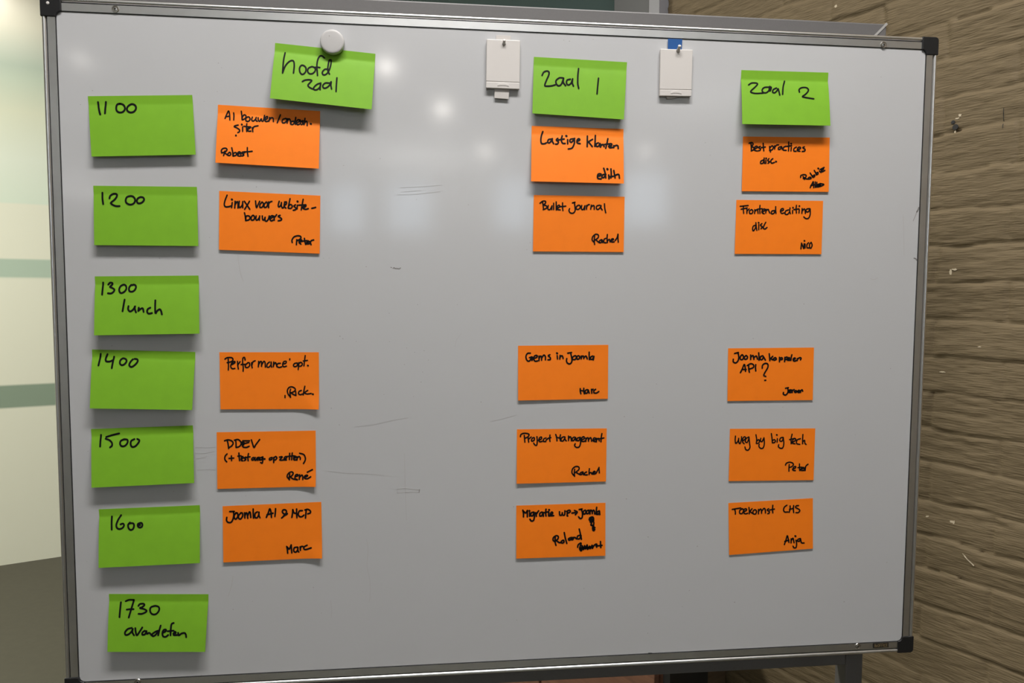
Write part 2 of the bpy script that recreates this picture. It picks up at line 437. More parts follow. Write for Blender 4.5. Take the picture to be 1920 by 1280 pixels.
# black strips standing in for shade: gap between sheet and rail, and rail grooves
for (nm, i0, i1, yf) in (('gap_shade', 0.0, .0011, -.0004), ('groove_shade', .0104, .0119, .0006)):
    for s in ('top', 'bottom', 'left', 'right'):
        m_ = MB(); sg = 1 if s in ('top', 'right') else -1
        if s in ('top', 'bottom'):
            z_ = sorted((ZB + sg * (HI / 2 + i0), ZB + sg * (HI / 2 + i1))); m_.box((-WI / 2 + .006, yf, z_[0]), (WI / 2 - .006, .004, z_[1]))
        else:
            x_ = sorted((sg * (WI / 2 + i0), sg * (WI / 2 + i1))); m_.box((x_[0], yf, ZB - HI / 2 + .006), (x_[1], .004, ZB + HI / 2 - .006))
        m_.obj(nm, M['cap'], board)
for sx in (-1, 1):
    for sz in (-1, 1):
        # corner cap: outer square with a rounded corner, inner edge curving round the board's corner
        L, fw_ = .0245, .0178
        poly = []
        r = .005
        for k in range(7):
            a_ = math.pi / 2 * k / 6
            poly.append((-.0006 + r - r * math.cos(a_), -.0006 + r - r * math.sin(a_)))
        poly += [(L, -.0006), (L, fw_)]
        for k in range(1, 8):
            a_ = math.pi / 2 * k / 8
            poly.append((L - (L - fw_) * math.sin(a_), L - (L - fw_) * math.cos(a_)))
        poly += [(fw_, L), (-.0006, L)]
        pp = [(sx * (WO / 2 - x), ZB + sz * (HO / 2 - z)) for x, z in poly]
        if sx * sz < 0: pp = pp[::-1]
        m_ = MB(); m_.prism(pp, -.0028, .0195)
        import bmesh
        o = m_.obj('corner_cap', M['cap'], board)
        bm = bmesh.new(); bm.from_mesh(o.data); bmesh.ops.recalc_face_normals(bm, faces=bm.faces); bm.to_mesh(o.data); bm.free()
        md = o.modifiers.new('bevel', 'BEVEL'); md.width = .0012; md.segments = 3; md.limit_method = 'ANGLE'
def frame_screw(px, py):
    p = at(px, py, -.0012); p[1] = -.0012
    m_ = MB(); m_.lathe([(.0046, 0), (.0046, .0004), (.0041, .0010), (.0034, .0010), (.0030, .0002), (.0024, .0002), (.0022, .0011), (.0012, .0013)], p, (0, -1, 0), 28)
    o = m_.obj('screw', M['steel'], board, smooth=False)
    m_ = MB(); m_.lathe([(.0014, .0010), (.0013, .0014), (.0006, .0014)], p, (0, -1, 0), 6); m_.obj('socket', M['dark'], o)
for q in ((216.5, 17), (1656.5, 84), (1608, 1211), (258.5, 1278)): frame_screw(*q)
# small white disc on the top left cap
m_ = MB(); p = at(89.5, 5.5, -.0028); p[1] = -.0028
m_.lathe([(.0019, 0), (.0019, .0004), (.0010, .0008)], p, (0, -1, 0), 16); m_.obj('white_disc', M['plastic'], board)

# stand: mitred steel frame behind the board, legs, feet on casters
YS, DS, TS = .034, .03, .028
XO, ZT, ZL = .5445, ZB + .480, ZB - .485
def bar_poly(name, poly, y0=YS, y1=YS + DS):
    m_ = MB(); m_.prism(poly, y0, y1)
    return m_.obj(name, M['stand'], board, bevel=.0022)
bar_poly('stand_rail', [(-XO, ZT), (XO, ZT), (XO - TS, ZT - TS), (-XO + TS, ZT - TS)][::-1])
bar_poly('stand_rail', [(-XO + TS, ZL), (XO - TS, ZL), (XO - TS, ZL + TS), (-XO + TS, ZL + TS)])
for s in (-1, 1):
    poly = [(s * XO, .085), (s * (XO - TS), .085), (s * (XO - TS), ZT - TS), (s * XO, ZT)]
    bar_poly('stand_post', poly if s < 0 else poly[::-1])
    m_ = MB(); u_ = np.array([s * TS, 0, TS]); q = np.array([s * (XO - TS), YS - .0008, ZT - TS])
    nrm = np.array([-s * .0022, 0, .0022])
    m_.obox(q - nrm / 2, u_, nrm, (0, .004, 0)); m_.obj('weld_seam', M['weld'], board)
    m_ = MB(); m_.box((s * XO - (TS if s > 0 else 0), YS + DS / 2 - .25, .055), (s * XO + (0 if s > 0 else TS), YS + DS / 2 + .25, .085))
    m_.obj('foot_bar', M['stand'], board, bevel=.003)
    for sy in (-1, 1):
        c = np.array([s * (XO - TS / 2), YS + DS / 2 + sy * .22, .0])
        m_ = MB(); m_.lathe([(.012, -.011), (.025, -.011), (.025, .011), (.012, .011)], c + [0, 0, .025], (1, 0, 0), 28)
        w_ = m_.obj('caster', M['caster'], board)
        m_ = MB(); m_.box(c + [-.014, -.012, .03], c + [.014, .012, .055]); m_.obj('fork', M['steel'], w_)
# spacers that carry the board on the posts
for s in (-1, 1):
    for zz in (ZB + .435, ZB - .435):
        m_ = MB(); m_.box((s * (XO - TS / 2) - .008, .018, zz - .008), (s * (XO - TS / 2) + .008, YS + .001, zz + .008)); m_.obj('bracket', M['stand'], board)

# ------------------------------------------------------------------ pen strokes
def spline(pts, n=5):
    P = np.array(pts, float)
    if len(P) < 3: return P
    closed = np.linalg.norm(P[0] - P[-1]) < 1e-6
    out = []
    for i in range(len(P) - 1):
        p1, p2 = P[i], P[i + 1]
        p0 = P[i - 1] if i > 0 else (P[-2] if closed else 2 * p1 - p2)
        p3 = P[i + 2] if i + 2 < len(P) else (P[1] if closed else 2 * p2 - p1)
        for k in range(n):
            t = k / n
            out.append(.5 * ((2 * p1) + (-p0 + p2) * t + (2 * p0 - 5 * p1 + 4 * p2 - p3) * t * t + (-p0 + 3 * p1 - 3 * p2 + p3) * t ** 3))
    out.append(P[-1])
    return np.array(out)
def parse(s):
    res = []
    for st in s.split(';'):
        q = [tuple(map(float, p.split(','))) for p in st.split()]
        if q: res.append(q)
    return res
def ribbon(mb, pts, width, surf):
    """a flat pen stroke of constant width along 2-D points, laid on a surface by surf(x, y) -> 3-D"""
    P = spline(pts)
    keep = [0] + [i for i in range(1, len(P)) if np.linalg.norm(P[i] - P[i - 1]) > 1e-4]
    P = P[keep]; r = width / 2
    if len(P) < 2:
        P = np.array([P[0] - [r * .2, 0], P[0] + [r * .2, 0]])
    T = np.gradient(P, axis=0); T /= np.maximum(np.linalg.norm(T, axis=1, keepdims=True), 1e-9)
    Nn = np.stack([-T[:, 1], T[:, 0]], 1)
    Lf, Rt = P + Nn * r, P - Nn * r
    V = []; Fc = []
    n = len(P)
    for i in range(n): V += [surf(*Lf[i]), surf(*Rt[i])]
    for i in range(n - 1): Fc.append((2 * i, 2 * i + 1, 2 * i + 3, 2 * i + 2))
    for (c, t, sgn) in ((P[0], -T[0], 1), (P[-1], T[-1], 1)):
        nn = np.array([-t[1], t[0]])
        base = len(V)
        arc = [c + nn * r * math.cos(a_) + t * r * math.sin(a_) for a_ in np.linspace(0, math.pi, 7)]
        V += [surf(*q) for q in arc]
        Fc.append(tuple(range(base, base + 7)))
    mb.add(V, Fc)

for (nm_, p_, w_, m_k, sf_) in LATER:
    mb = MB(); ribbon(mb, p_, w_, sf_); mb.obj(nm_, m_k, wall_right)
# ------------------------------------------------------------------ sticky notes
def homography(src, dst):
    Am = []
    for (x, y), (u, v) in zip(src, dst):
        Am.append([x, y, 1, 0, 0, 0, -u * x, -u * y, -u]); Am.append([0, 0, 0, x, y, 1, -v * x, -v * y, -v])
    return np.linalg.svd(np.array(Am))[2][-1].reshape(3, 3)
GREEN_T, GREEN_H, TALK = 'green time notes down the left side', 'green hall name notes along the top', 'orange talk notes on the whiteboard'
def sticky(color, label, group, quad, lift, crop, title, name=None, pen=2.3, bend=.15, power=.82, curl=None):
    """quad: the note's corners TL TR BR BL as seen; lift: how far its loose lower edge stands off the board (l, r)"""
    (lb, rb) = lift if isinstance(lift, tuple) else (lift, lift)
    top = .0006
    lb, rb = [b * (1.08 if b > .006 else .6) for b in (lb, rb)]
    TL, TR = at(*quad[0], -top), at(*quad[1], -top)
    BR, BL = at(*quad[2], -(top + rb)), at(*quad[3], -(top + lb))
    c = (TL + TR + BL + BR) / 4
    root = thing('sticky_note', label, 'sticky note', (c[0], 0, c[2]), group)
    def S(u, v, off=0.0):
        p = (TL * (1 - u) + TR * u) * (1 - v) + (BL * (1 - u) + BR * u) * v
        k = max(0.0, (v - bend) / (1 - bend)) ** power
        y = -(top + (lb * (1 - u) + rb * u) * k)
        if curl:                                              # one corner lifts off a little more
            cu, cv, amt = curl
            dd = math.hypot((u - cu) * 1.67, v - cv)
            y -= amt * max(0.0, 1 - dd / .42) ** 2
        return np.array([p[0], y - off, p[2]])
    nu, nv = 16, 42
    V = [S(i / nu, j / nv) for j in range(nv + 1) for i in range(nu + 1)]
    q = lambda i, j: j * (nu + 1) + i
    Fc = [(q(i, j), q(i, j + 1), q(i + 1, j + 1), q(i + 1, j)) for j in range(nv) for i in range(nu)]
    o = mesh('paper', V, Fc, M[color], root, smooth=True)
    md = o.modifiers.new('paper', 'SOLIDIFY'); md.thickness = .00022; md.offset = -1
    md = o.modifiers.new('rim', 'EDGE_SPLIT'); md.split_angle = math.radians(50)
    Hm = homography(quad, [(0, 0), (1, 0), (1, 1), (0, 1)])
    (cx, cy, sc) = crop
    mmpp = np.linalg.norm(TR - TL) / math.dist(quad[0], quad[1])    # metres per pixel here
    pw = 1.02 * pen / 1000 / mmpp * sc                                     # pen width in crop units
    def surf(x, y):
        h = Hm @ np.array([cx + x / sc, cy + y / sc, 1.0])
        return S(h[0] / h[2], h[1] / h[2], .00035)
    for (nm, text) in (('title_writing', title), ('name_writing', name)):
        if not text: continue
        mb = MB()
        for st in parse(text):
            dot = len(st) == 2 and math.dist(*st) < 11
            ribbon(mb, st, pw * (1.3 if dot else 1.0), surf)
        mb.obj(nm, M['ink'], root)
    return root
G, O = 7.664, 8.348

sticky('green', 'green sticky note reading 11 00, topmost of the times in the left column', GREEN_T,
       [(164.6, 180.2), (360.3, 178), (366.9, 289.8), (171.5, 293.4)], .0065, (150, 160, G),
       "257,240 265,310 278,375 290,415;370,237 362,320 358,400;570,262 530,275 518,320 528,365 565,388 610,382 640,350 640,310 615,275 570,262;"
       "735,268 690,295 672,335 685,370 725,388 770,378 798,345 800,305 775,275 735,268")
sticky('green', 'green sticky note reading 12 00, second of the times in the left column', GREEN_T,
       [(174.8, 348), (369, 350.2), (371.8, 461.1), (176.7, 459.4)], .0065, (150, 330, G),
       "318,238 320,320 332,400;420,318 428,285 460,260 500,252 525,265 520,300 490,340 445,378 445,395 480,418 520,430 565,430;"
       "745,288 715,285 670,300 652,345 665,385 710,408 755,400 782,370 785,330 765,300 745,288;860,300 825,320 812,355 825,385 855,390 890,375 915,340 905,310 880,300 860,300")
sticky('green', 'green sticky note reading 13 00 lunch, in the left column', GREEN_T,
       [(177.7, 518), (372.1, 516.3), (373.8, 625.3), (176.4, 628.5)], .0105, (150, 500, G),
       "328,225 322,310 316,395;400,255 425,228 460,232 455,258 425,285 455,300 490,325 480,355 445,380 400,378;"
       "625,255 580,275 560,320 568,360 595,375 635,355 662,315 655,275 625,255;730,258 705,290 700,325 712,350 745,355 780,335 800,295 790,265 765,255 745,262",
       "640,470 628,540 612,635;697,563 692,605 715,638 750,625 780,590 792,560 788,600 805,650;845,585 838,632;838,632 870,603 902,595 915,645;"
       "1010,585 975,605 965,640 985,670 1035,662;1082,480 1080,570 1085,665 1110,630 1145,608 1165,630 1178,680", bend=.15)
sticky('green', 'green sticky note reading 14 00, right under the lunch note', GREEN_T,
       [(172.4, 655), (366, 659.6), (360.3, 768.5), (168.3, 765.5)], .0115, (150, 640, G),
       "295,180 280,260 263,345;392,183 365,245 372,285 420,290 470,270;485,220 470,290 455,385;610,245 575,275 572,320 600,342 640,325 665,285 650,255 610,245;"
       "755,258 725,290 705,335 722,365 755,362 800,325 825,285 815,258 780,252", bend=.14)
sticky('green', 'green sticky note reading 15 00, between the 14 00 and 16 00 notes', GREEN_T,
       [(170.6, 804.1), (361.4, 797.2), (364, 905.3), (171.5, 914.1)], .0105, (150, 780, G),
       "298,270 292,345 288,435;560,248 470,270 372,300;365,325 420,345 455,380 460,420 432,447;635,330 585,355 575,400 600,430 645,425 680,385 682,345 655,333 620,335;"
       "780,330 735,355 728,405 750,440 795,430 840,380 850,345 820,328", bend=.14)
sticky('green', 'green sticky note reading 16 00, above the lowest green note', GREEN_T,
       [(185.2, 954.5), (374.4, 946.7), (374.7, 1055.3), (184.8, 1064.4)], .0115, (150, 930, G),
       "452,295 452,390 455,480;585,275 545,340 520,410 530,455 565,472 610,455 630,420 615,395 580,405;715,380 690,410 695,455 725,485 760,470 775,425 765,395 735,388 700,395;"
       "860,385 830,400 830,430 855,450 885,440 895,410 880,385 855,390 845,412 862,415", bend=.14)
sticky('green', 'green sticky note reading 17 30 avondeten, lowest on the board', GREEN_T,
       [(204.2, 1113.2), (390.8, 1113.7), (384.6, 1221.8), (201.3, 1221.8)], .0115, (170, 1090, G),
       "428,305 420,410 413,515;495,290 545,268 615,268;615,268 590,360 545,520;515,408 560,402 612,402;680,355 700,330 750,325 765,345 730,375 700,385 760,400 800,425 775,450 730,468 685,468;"
       "910,355 860,375 848,420 865,460 905,478 950,460 980,410 970,370 930,355 905,358",
       "590,668 530,685 492,735 505,768 550,755 590,715 605,675 598,730 622,772;640,672 645,720 662,772 700,725 740,662;775,708 742,735 742,765 775,760 795,730 785,712;"
       "800,712 805,752 835,738 855,750 872,772;968,708 930,722 885,755 890,785 930,768 968,712;1003,635 985,700 968,772;"
       "1030,742 1075,715 1078,692 1045,700 1028,745 1040,788 1075,795 1112,770;1190,598 1160,615 1150,680 1145,772;1105,715 1190,708;1185,752 1220,740 1212,722 1192,745 1195,770 1245,768;1255,738 1265,775 1300,750 1345,740 1365,760 1372,800", bend=.14)
sticky('green', 'bright green sticky note reading hoofd zaal, held by the round magnet', GREEN_H,
       [(515.9, 80.4), (703.8, 100.7), (696.9, 205.1), (506.1, 184.2)], (.0135, .0135), (480, 55, G),
       "412,330 392,450 380,625;380,625 410,540 450,480 500,445 535,455 545,520 535,625;645,515 620,560 630,620 665,645 705,610 712,555 685,520 645,515;"
       "785,535 745,560 738,605 765,635 810,630 845,590 840,550 810,535 785,535;975,405 940,375 905,380 880,430 868,520 878,660;830,545 870,540 910,545;"
       "1030,570 985,570 950,605 950,640 980,652 1020,625 1050,570 1070,490 1070,435 1045,440 1030,510 1025,590 1050,640",
       "662,748 700,728 760,722 795,735 770,765 742,800 760,830 810,855;925,770 870,790 825,835 830,865 870,865 910,830 925,780 918,820 915,865;"
       "1050,770 990,770 955,805 965,840 1005,838 1050,800 1075,748 1070,800 1080,855;1157,695 1150,790 1145,890", pen=2.0, bend=.15)
sticky('green', 'green sticky note reading Zaal 1, at the top of the middle column', GREEN_H,
       [(1001.1, 106.5), (1175.8, 116.6), (1169.8, 223.9), (998.2, 212.4)], .0075, (970, 90, O),
       "385,430 410,380 460,360 490,380 485,430 450,510 425,590 470,600 530,595 585,580;705,470 650,470 600,510 600,560 635,595 680,570 715,475;715,475 710,540 745,592;"
       "820,490 770,505 760,550 785,582 830,555 855,485;855,485 850,550 868,600;950,320 938,430 935,560 950,635",
       "1262,475 1250,590 1238,720", pen=2.2)
sticky('green', 'green sticky note reading Zaal 2, at the top of the right column', GREEN_H,
       [(1390.2, 131.3), (1553.2, 136.1), (1557.1, 235.5), (1391.7, 232.4)], .0125, (1360, 110, O),
       "370,405 420,375 490,375 510,395 470,440 405,500 410,525 480,540 595,535;700,440 620,445 582,480 590,520 640,530 690,490 710,440;700,430 690,480 705,500 725,450 705,432;"
       "805,455 755,480 745,520 775,530 810,500 830,465 845,520 855,565;937,345 910,440 900,555",
       "1165,520 1160,480 1200,450 1270,448 1305,480 1290,520 1250,560 1210,590 1260,605 1385,625", pen=2.2, bend=.17)

sticky('orange', 'orange sticky note reading AI bouwen, partly shaded by the hoofd zaal note', TALK,
       [(408.6, 196.2), (600.2, 208.2), (597.8, 316), (403.8, 304.8)], .0085, (390, 180, O),
       "265,345 290,280 320,230 335,290 340,370;275,318 330,310;398,260 402,310 400,370;518,235 525,300 530,365;530,365 535,325 560,290 590,305 580,345 535,368;"
       "620,320 590,345 595,385 630,390 655,360 640,325 615,322;690,325 680,365 700,388 735,365 750,330;750,330 745,370 765,392;780,335 785,375 805,390 830,350 835,380 860,385 880,300;"
       "880,370 920,350 925,315 895,330 885,370 905,395 945,385;960,330 950,390;955,370 985,335 1015,345 1020,395;1130,290 1105,350 1080,415;"
       "1215,345 1165,365 1160,410 1195,415 1230,380 1220,350;1240,350 1235,420;1240,380 1265,350 1285,380 1290,435;1340,390 1300,400 1300,440 1335,435 1355,390;1370,330 1362,390 1365,440;"
       "1385,420 1425,395 1420,365 1390,380 1380,420 1400,445 1430,435;1440,370 1445,435;1445,400 1475,380;1495,385 1468,400 1490,422 1462,445;1515,345 1510,400 1500,445;1505,420 1535,390 1550,410 1550,460;1605,430 1612,433;"
       "470,450 425,460 410,475 450,495 490,525 490,555 465,568;540,480 540,550;525,440 530,445;605,430 600,490 605,550;560,470 650,480;"
       "610,520 650,500 665,480 640,480 620,510 630,545 670,545;690,490 700,555;700,510 720,475 780,462;436,613 438,616",
       "265,860 245,930;215,890 210,850 235,820 280,815 298,840 270,870 225,885;260,885 310,925;335,880 310,905 325,930 355,915 350,885 335,878;"
       "372,808 385,870 390,935;390,930 405,890 440,885 440,920 400,938;460,915 500,890 490,870 465,890 465,930 500,938;510,880 515,935;515,900 545,872;578,880 540,900 562,920 535,935;615,805 615,870 625,940;565,870 620,870 690,862", pen=1.75)
sticky('orange', 'orange sticky note about website-bouwers, to the right of the 12 00 note', TALK,
       [(411, 357.7), (600.6, 366.6), (599.4, 475.4), (410.6, 468.2)], .0028, (390, 340, O),
       "300,215 270,290 255,360 275,395 320,395 355,385;380,330 370,410;372,280 378,285;425,310 420,415;422,370 455,315 470,340 470,415;490,310 485,380 500,410 535,370 545,315;545,315 545,410;"
       "570,310 605,360 655,435;650,310 615,370 575,435;745,305 750,360 760,410 785,360 810,310;845,325 815,360 815,405 850,400 870,350 845,320;915,320 880,360 885,405 920,395 935,350 910,320;"
       "945,320 950,410;950,360 965,325 1000,312;1115,310 1100,370 1110,400 1140,370 1150,330;1150,330 1150,385 1170,415 1195,380 1200,320;1190,380 1228,350 1225,318 1198,340 1195,390 1220,415;"
       "1285,270 1270,340 1255,410;1260,390 1290,360 1320,385 1300,420 1260,418;1370,365 1345,385 1375,415 1370,440 1335,450;1400,370 1395,430;1400,310 1405,315;1490,280 1475,360 1460,445;1420,370 1530,365;"
       "1490,410 1530,390 1530,365 1500,385 1490,420 1530,435 1570,425;1625,420 1685,405;"
       "572,490 585,550 590,610;590,600 600,545 640,540 660,570 640,600 590,612;705,530 675,565 685,605 720,595 730,555 705,530;755,540 750,590 770,605 800,570 810,540;810,540 805,605;"
       "850,540 855,590 875,605 895,560;895,560 895,610 920,620 945,590 960,540;970,585 1010,560 1010,535 980,550 970,590 990,615 1020,605;1030,540 1040,605;1035,570 1075,520;1130,530 1100,545 1150,580 1145,605 1100,615",
       "1320,955 1315,920 1345,870 1400,850 1450,860 1450,895 1400,925;1390,910 1385,990;1430,950 1465,935 1465,915 1440,925 1428,955 1455,980;1510,890 1515,930 1530,985;1475,935 1550,925;"
       "1545,960 1580,945 1570,930 1550,945 1550,975 1585,975;1595,940 1615,990;1600,955 1620,925 1655,915", pen=1.9)
sticky('orange', 'orange sticky note reading Performance opt., to the right of the 14 00 note', TALK,
       [(411.3, 660.1), (597.8, 660.1), (598.4, 766.7), (413.4, 767.2)], .0025, (390, 640, O),
       "265,275 300,252 370,252 390,285 360,315 300,330;315,270 320,360 318,445;375,360 420,330 410,310 370,340 355,390 380,425 420,420;460,310 465,380 475,430;470,360 500,315;"
       "580,290 570,250 545,260 540,330 550,400 548,465;515,360 600,355;625,330 585,365 585,400 620,405 650,375 645,335 620,330;680,330 680,370 690,410;685,370 700,320 735,300;"
       "790,310 785,395;785,370 815,315 835,320 835,390;840,360 870,310 890,330 895,400;960,320 925,350 920,395 950,400 985,360 985,320;985,320 985,370 995,400;1025,320 1020,395;1022,370 1050,330 1065,350 1075,395;"
       "1130,340 1090,345 1075,385 1110,405 1150,395;1170,350 1215,340 1220,310 1185,315 1165,355 1180,395 1225,385;1278,270 1276,288;1390,335 1350,345 1335,375 1355,395 1395,375 1395,335;"
       "1420,330 1415,385 1410,440;1415,350 1450,325 1475,350 1460,380 1420,388;1520,220 1510,300 1500,380;1490,305 1555,295;1560,375 1566,378",
       "1203,845 1203,878;1285,865 1250,820 1240,765 1265,720 1310,708 1355,730 1365,760 1330,790 1280,805;1290,745 1280,800 1290,875;1290,800 1330,825 1375,845;1370,780 1375,835;"
       "1460,765 1425,780 1415,815 1445,832 1475,820;1515,700 1500,770 1490,835;1560,765 1510,800 1550,820 1615,812;1638,822 1646,825", pen=1.75, curl=(1, 1, .004))
sticky('orange', 'orange sticky note with a line in brackets, to the right of the 15 00 note', TALK,
       [(406.2, 810.1), (591.8, 807), (592.4, 911.6), (407.4, 916.4)], .0025, (390, 790, O),
       "300,290 315,350 325,420;260,300 310,285 370,300 395,340 370,380 325,410;435,290 440,350 440,405;415,290 470,280 510,310 520,350 490,390 440,405;560,300 540,350 550,395 600,402 645,385;545,300 650,300;540,350 640,325;"
       "530,320 570,330 530,350 565,360 540,370;680,285 700,350 722,405 750,360 810,280;"
       "300,505 270,540 265,590 295,630;368,535 370,610;330,575 405,570;485,490 490,550 495,610;470,540 520,535;520,590 550,570 545,545 525,560 520,600 545,612;590,555 570,570 595,590 570,610;635,500 625,560 630,610;600,560 660,550;"
       "715,560 690,575 690,600 715,595 725,570;740,560 735,600 755,600 775,560 780,605;780,580 800,555 805,600;850,555 815,570 815,600 845,590 860,550;860,550 860,600 850,650 825,640;885,582 890,584;"
       "1000,560 965,575 965,600 1000,590 1005,562;1030,560 1030,640;1030,575 1060,545 1080,570 1060,595 1035,598;1120,555 1165,550 1125,600 1185,600;1190,585 1230,570 1225,545 1200,560 1195,595 1230,600;"
       "1280,495 1275,595;1320,490 1310,595;1240,545 1350,535;1340,575 1375,560 1370,540 1345,555 1345,595 1380,598;1395,550 1395,600;1395,575 1425,545 1445,565 1445,590;1435,495 1500,515 1525,570 1520,610 1495,655",
       "1265,895 1240,860 1260,810 1310,785 1335,810 1310,850 1270,865;1280,820 1275,870 1275,910;1290,865 1330,895 1400,910;1370,860 1410,845 1400,825 1370,840 1365,890 1400,905;1435,830 1430,905;1435,870 1470,835 1485,860 1485,905;"
       "1510,870 1560,850 1550,835 1515,850 1515,885 1560,890 1610,860;1555,790 1635,750", pen=1.9, curl=(1, 1, .003))
sticky('orange', 'orange sticky note reading AI & MCP, to the right of the 16 00 note', TALK,
       [(417.3, 948.7), (602.3, 940.6), (604.4, 1045.4), (418.7, 1054.1)], .0035, (390, 925, O),
       "340,280 410,278;400,285 402,340 385,410 355,450 310,445 290,415 295,370;440,300 410,340 415,385 440,395 465,350 460,305 435,300;515,300 480,340 480,385 510,395 540,350 535,305 510,300;"
       "570,300 575,380;575,350 595,300 612,320 620,385;620,345 645,285 660,305 668,372;705,240 705,310 710,380;770,285 735,310 735,370 765,375 790,335 795,290;795,290 795,340 810,375;"
       "910,370 940,300 965,235 985,300 990,370;920,330 1015,305;1055,235 1050,300 1045,355;1150,380 1180,350 1225,290 1210,255 1175,255 1160,285 1185,315 1228,325;1190,345 1240,312;"
       "1310,370 1320,310 1325,250;1325,250 1345,300 1380,305;1385,240 1385,310 1390,375;1475,265 1430,270 1410,320 1430,355 1465,360 1500,335;1535,260 1530,320 1525,380;1515,255 1560,245 1600,270 1600,300 1560,315",
       "1230,825 1240,870 1245,930;1240,835 1270,865 1300,800;1300,800 1305,860 1310,925;1400,835 1350,845 1340,895 1370,915 1400,880 1405,840;1405,840 1405,890 1420,912;1440,830 1445,885;1445,850 1460,825 1485,825;1550,805 1505,830 1500,860 1530,872 1615,845", pen=2.1, curl=(1, 1, .003))
sticky('orange', 'orange sticky note reading Lastige klanten, right under the Zaal 1 note', TALK,
       [(997, 235.8), (1169.1, 241.8), (1169.8, 344), (995.8, 339.8)], .0085, (970, 220, O),
       "400,220 375,300 370,370 385,408 430,408 455,395;540,335 490,345 478,385 505,395 545,350;550,330 550,370 570,410;635,325 612,350 645,380 630,412 600,415;705,285 690,350 710,400 750,405;645,350 735,335;"
       "790,345 790,410;768,285 774,290;885,330 835,340 825,370 850,385 885,350 900,325;895,330 895,400 860,475 800,492;935,375 980,350 965,330 940,350 940,395 985,408;"
       "1100,290 1098,370 1095,455;1180,340 1105,385;1120,385 1175,455;1225,280 1220,370 1215,450;1270,395 1240,410 1235,445 1270,450 1295,405;1295,405 1300,460;1310,420 1305,460;1310,440 1345,420 1360,455;"
       "1420,330 1405,400 1385,480;1370,420 1450,410;1430,450 1470,440 1480,415 1455,410 1440,440 1445,470 1490,468;1510,440 1510,470;1515,450 1550,435 1575,445 1580,485",
       "1255,920 1300,910 1310,885 1270,885 1255,920 1265,955 1312,962;1370,890 1335,900 1325,940 1360,935 1385,890;1352,795 1372,860 1385,945;1430,900 1435,960;1408,805 1413,812;1465,805 1470,880 1465,945;1440,930 1500,920;1510,830 1520,890 1530,945;1525,910 1570,890 1590,900 1598,950", pen=2.25)
sticky('orange', 'orange sticky note right under the Lastige klanten note', TALK,
       [(1000.9, 365.4), (1171.2, 368.7), (1169.4, 472.4), (999.3, 471.2)], .0022, (970, 340, O),
       "395,320 405,380 410,440;355,340 400,308 440,310 440,340 405,368;405,370 455,380 460,415 405,440;485,375 480,430 510,440 535,400 545,380;545,380 540,440;570,340 570,440;610,320 610,445;"
       "625,420 665,395 655,370 628,390 628,435 672,445;710,335 710,400 715,455;665,395 760,385;865,335 905,325;895,330 905,400 905,460 875,495 830,490 810,455 820,425;"
       "960,370 930,390 925,430 960,435 990,400 975,372;1010,375 1005,430 1035,435 1060,380;1060,380 1055,440;1085,375 1085,435;1085,400 1110,365 1130,362;1160,370 1150,435;1155,400 1190,375 1205,390 1205,435;"
       "1290,370 1245,385 1240,425 1270,435 1310,390 1310,375;1310,375 1310,415 1330,445;1365,350 1370,420 1385,490",
       "1195,945 1172,910 1185,860 1230,825 1270,840 1265,880 1220,915;1212,855 1205,920 1212,985;1230,910 1260,940 1290,960;1320,910 1290,925 1285,955 1310,955 1330,915;1330,915 1335,955;1385,890 1360,905 1355,950 1390,960;"
       "1410,830 1405,890 1410,955;1410,930 1440,905 1452,945;1462,930 1505,910 1495,895 1470,910 1475,945 1515,945;1575,825 1560,880 1530,925;1575,825 1575,890 1580,950", pen=1.9)
sticky('orange', 'orange sticky note starting with Gems in, middle column below the empty gap', TALK,
       [(971.4, 648), (1140.6, 646.2), (1139.8, 747.4), (971.4, 750.7)], (.0035, .0018), (940, 630, O),
       "455,265 410,270 385,320 400,375 430,390 455,370 470,330;440,335 485,325 480,380;510,350 560,325 555,300 520,310 505,355 530,390 570,385;590,310 590,380;590,350 615,310 630,330 630,375;632,340 665,295 690,320 690,370;"
       "760,290 735,305 765,335 765,365 730,370;875,305 880,355;870,265 876,270;920,300 915,355;918,330 945,305 960,320 968,350;1040,265 1100,255;1085,260 1100,330 1105,390 1080,430 1040,425 1020,390 1025,350;"
       "1160,305 1120,325 1115,360 1150,365 1175,335 1160,305;1205,305 1182,325 1190,360 1220,350 1225,320 1205,305;1250,310 1250,355;1250,335 1275,308 1290,325 1290,350;1292,335 1320,310 1335,325 1345,355;1375,250 1375,310 1378,365;"
       "1430,310 1400,325 1395,355 1425,360 1450,318;1450,315 1440,370",
       "1235,820 1235,860 1245,900;1240,850 1285,855;1290,815 1290,860 1300,900;1345,835 1315,850 1315,890 1345,885 1360,840;1360,840 1375,890;1410,830 1415,890;1415,850 1435,828;1475,830 1450,850 1450,885 1490,888 1525,865", pen=2.1)
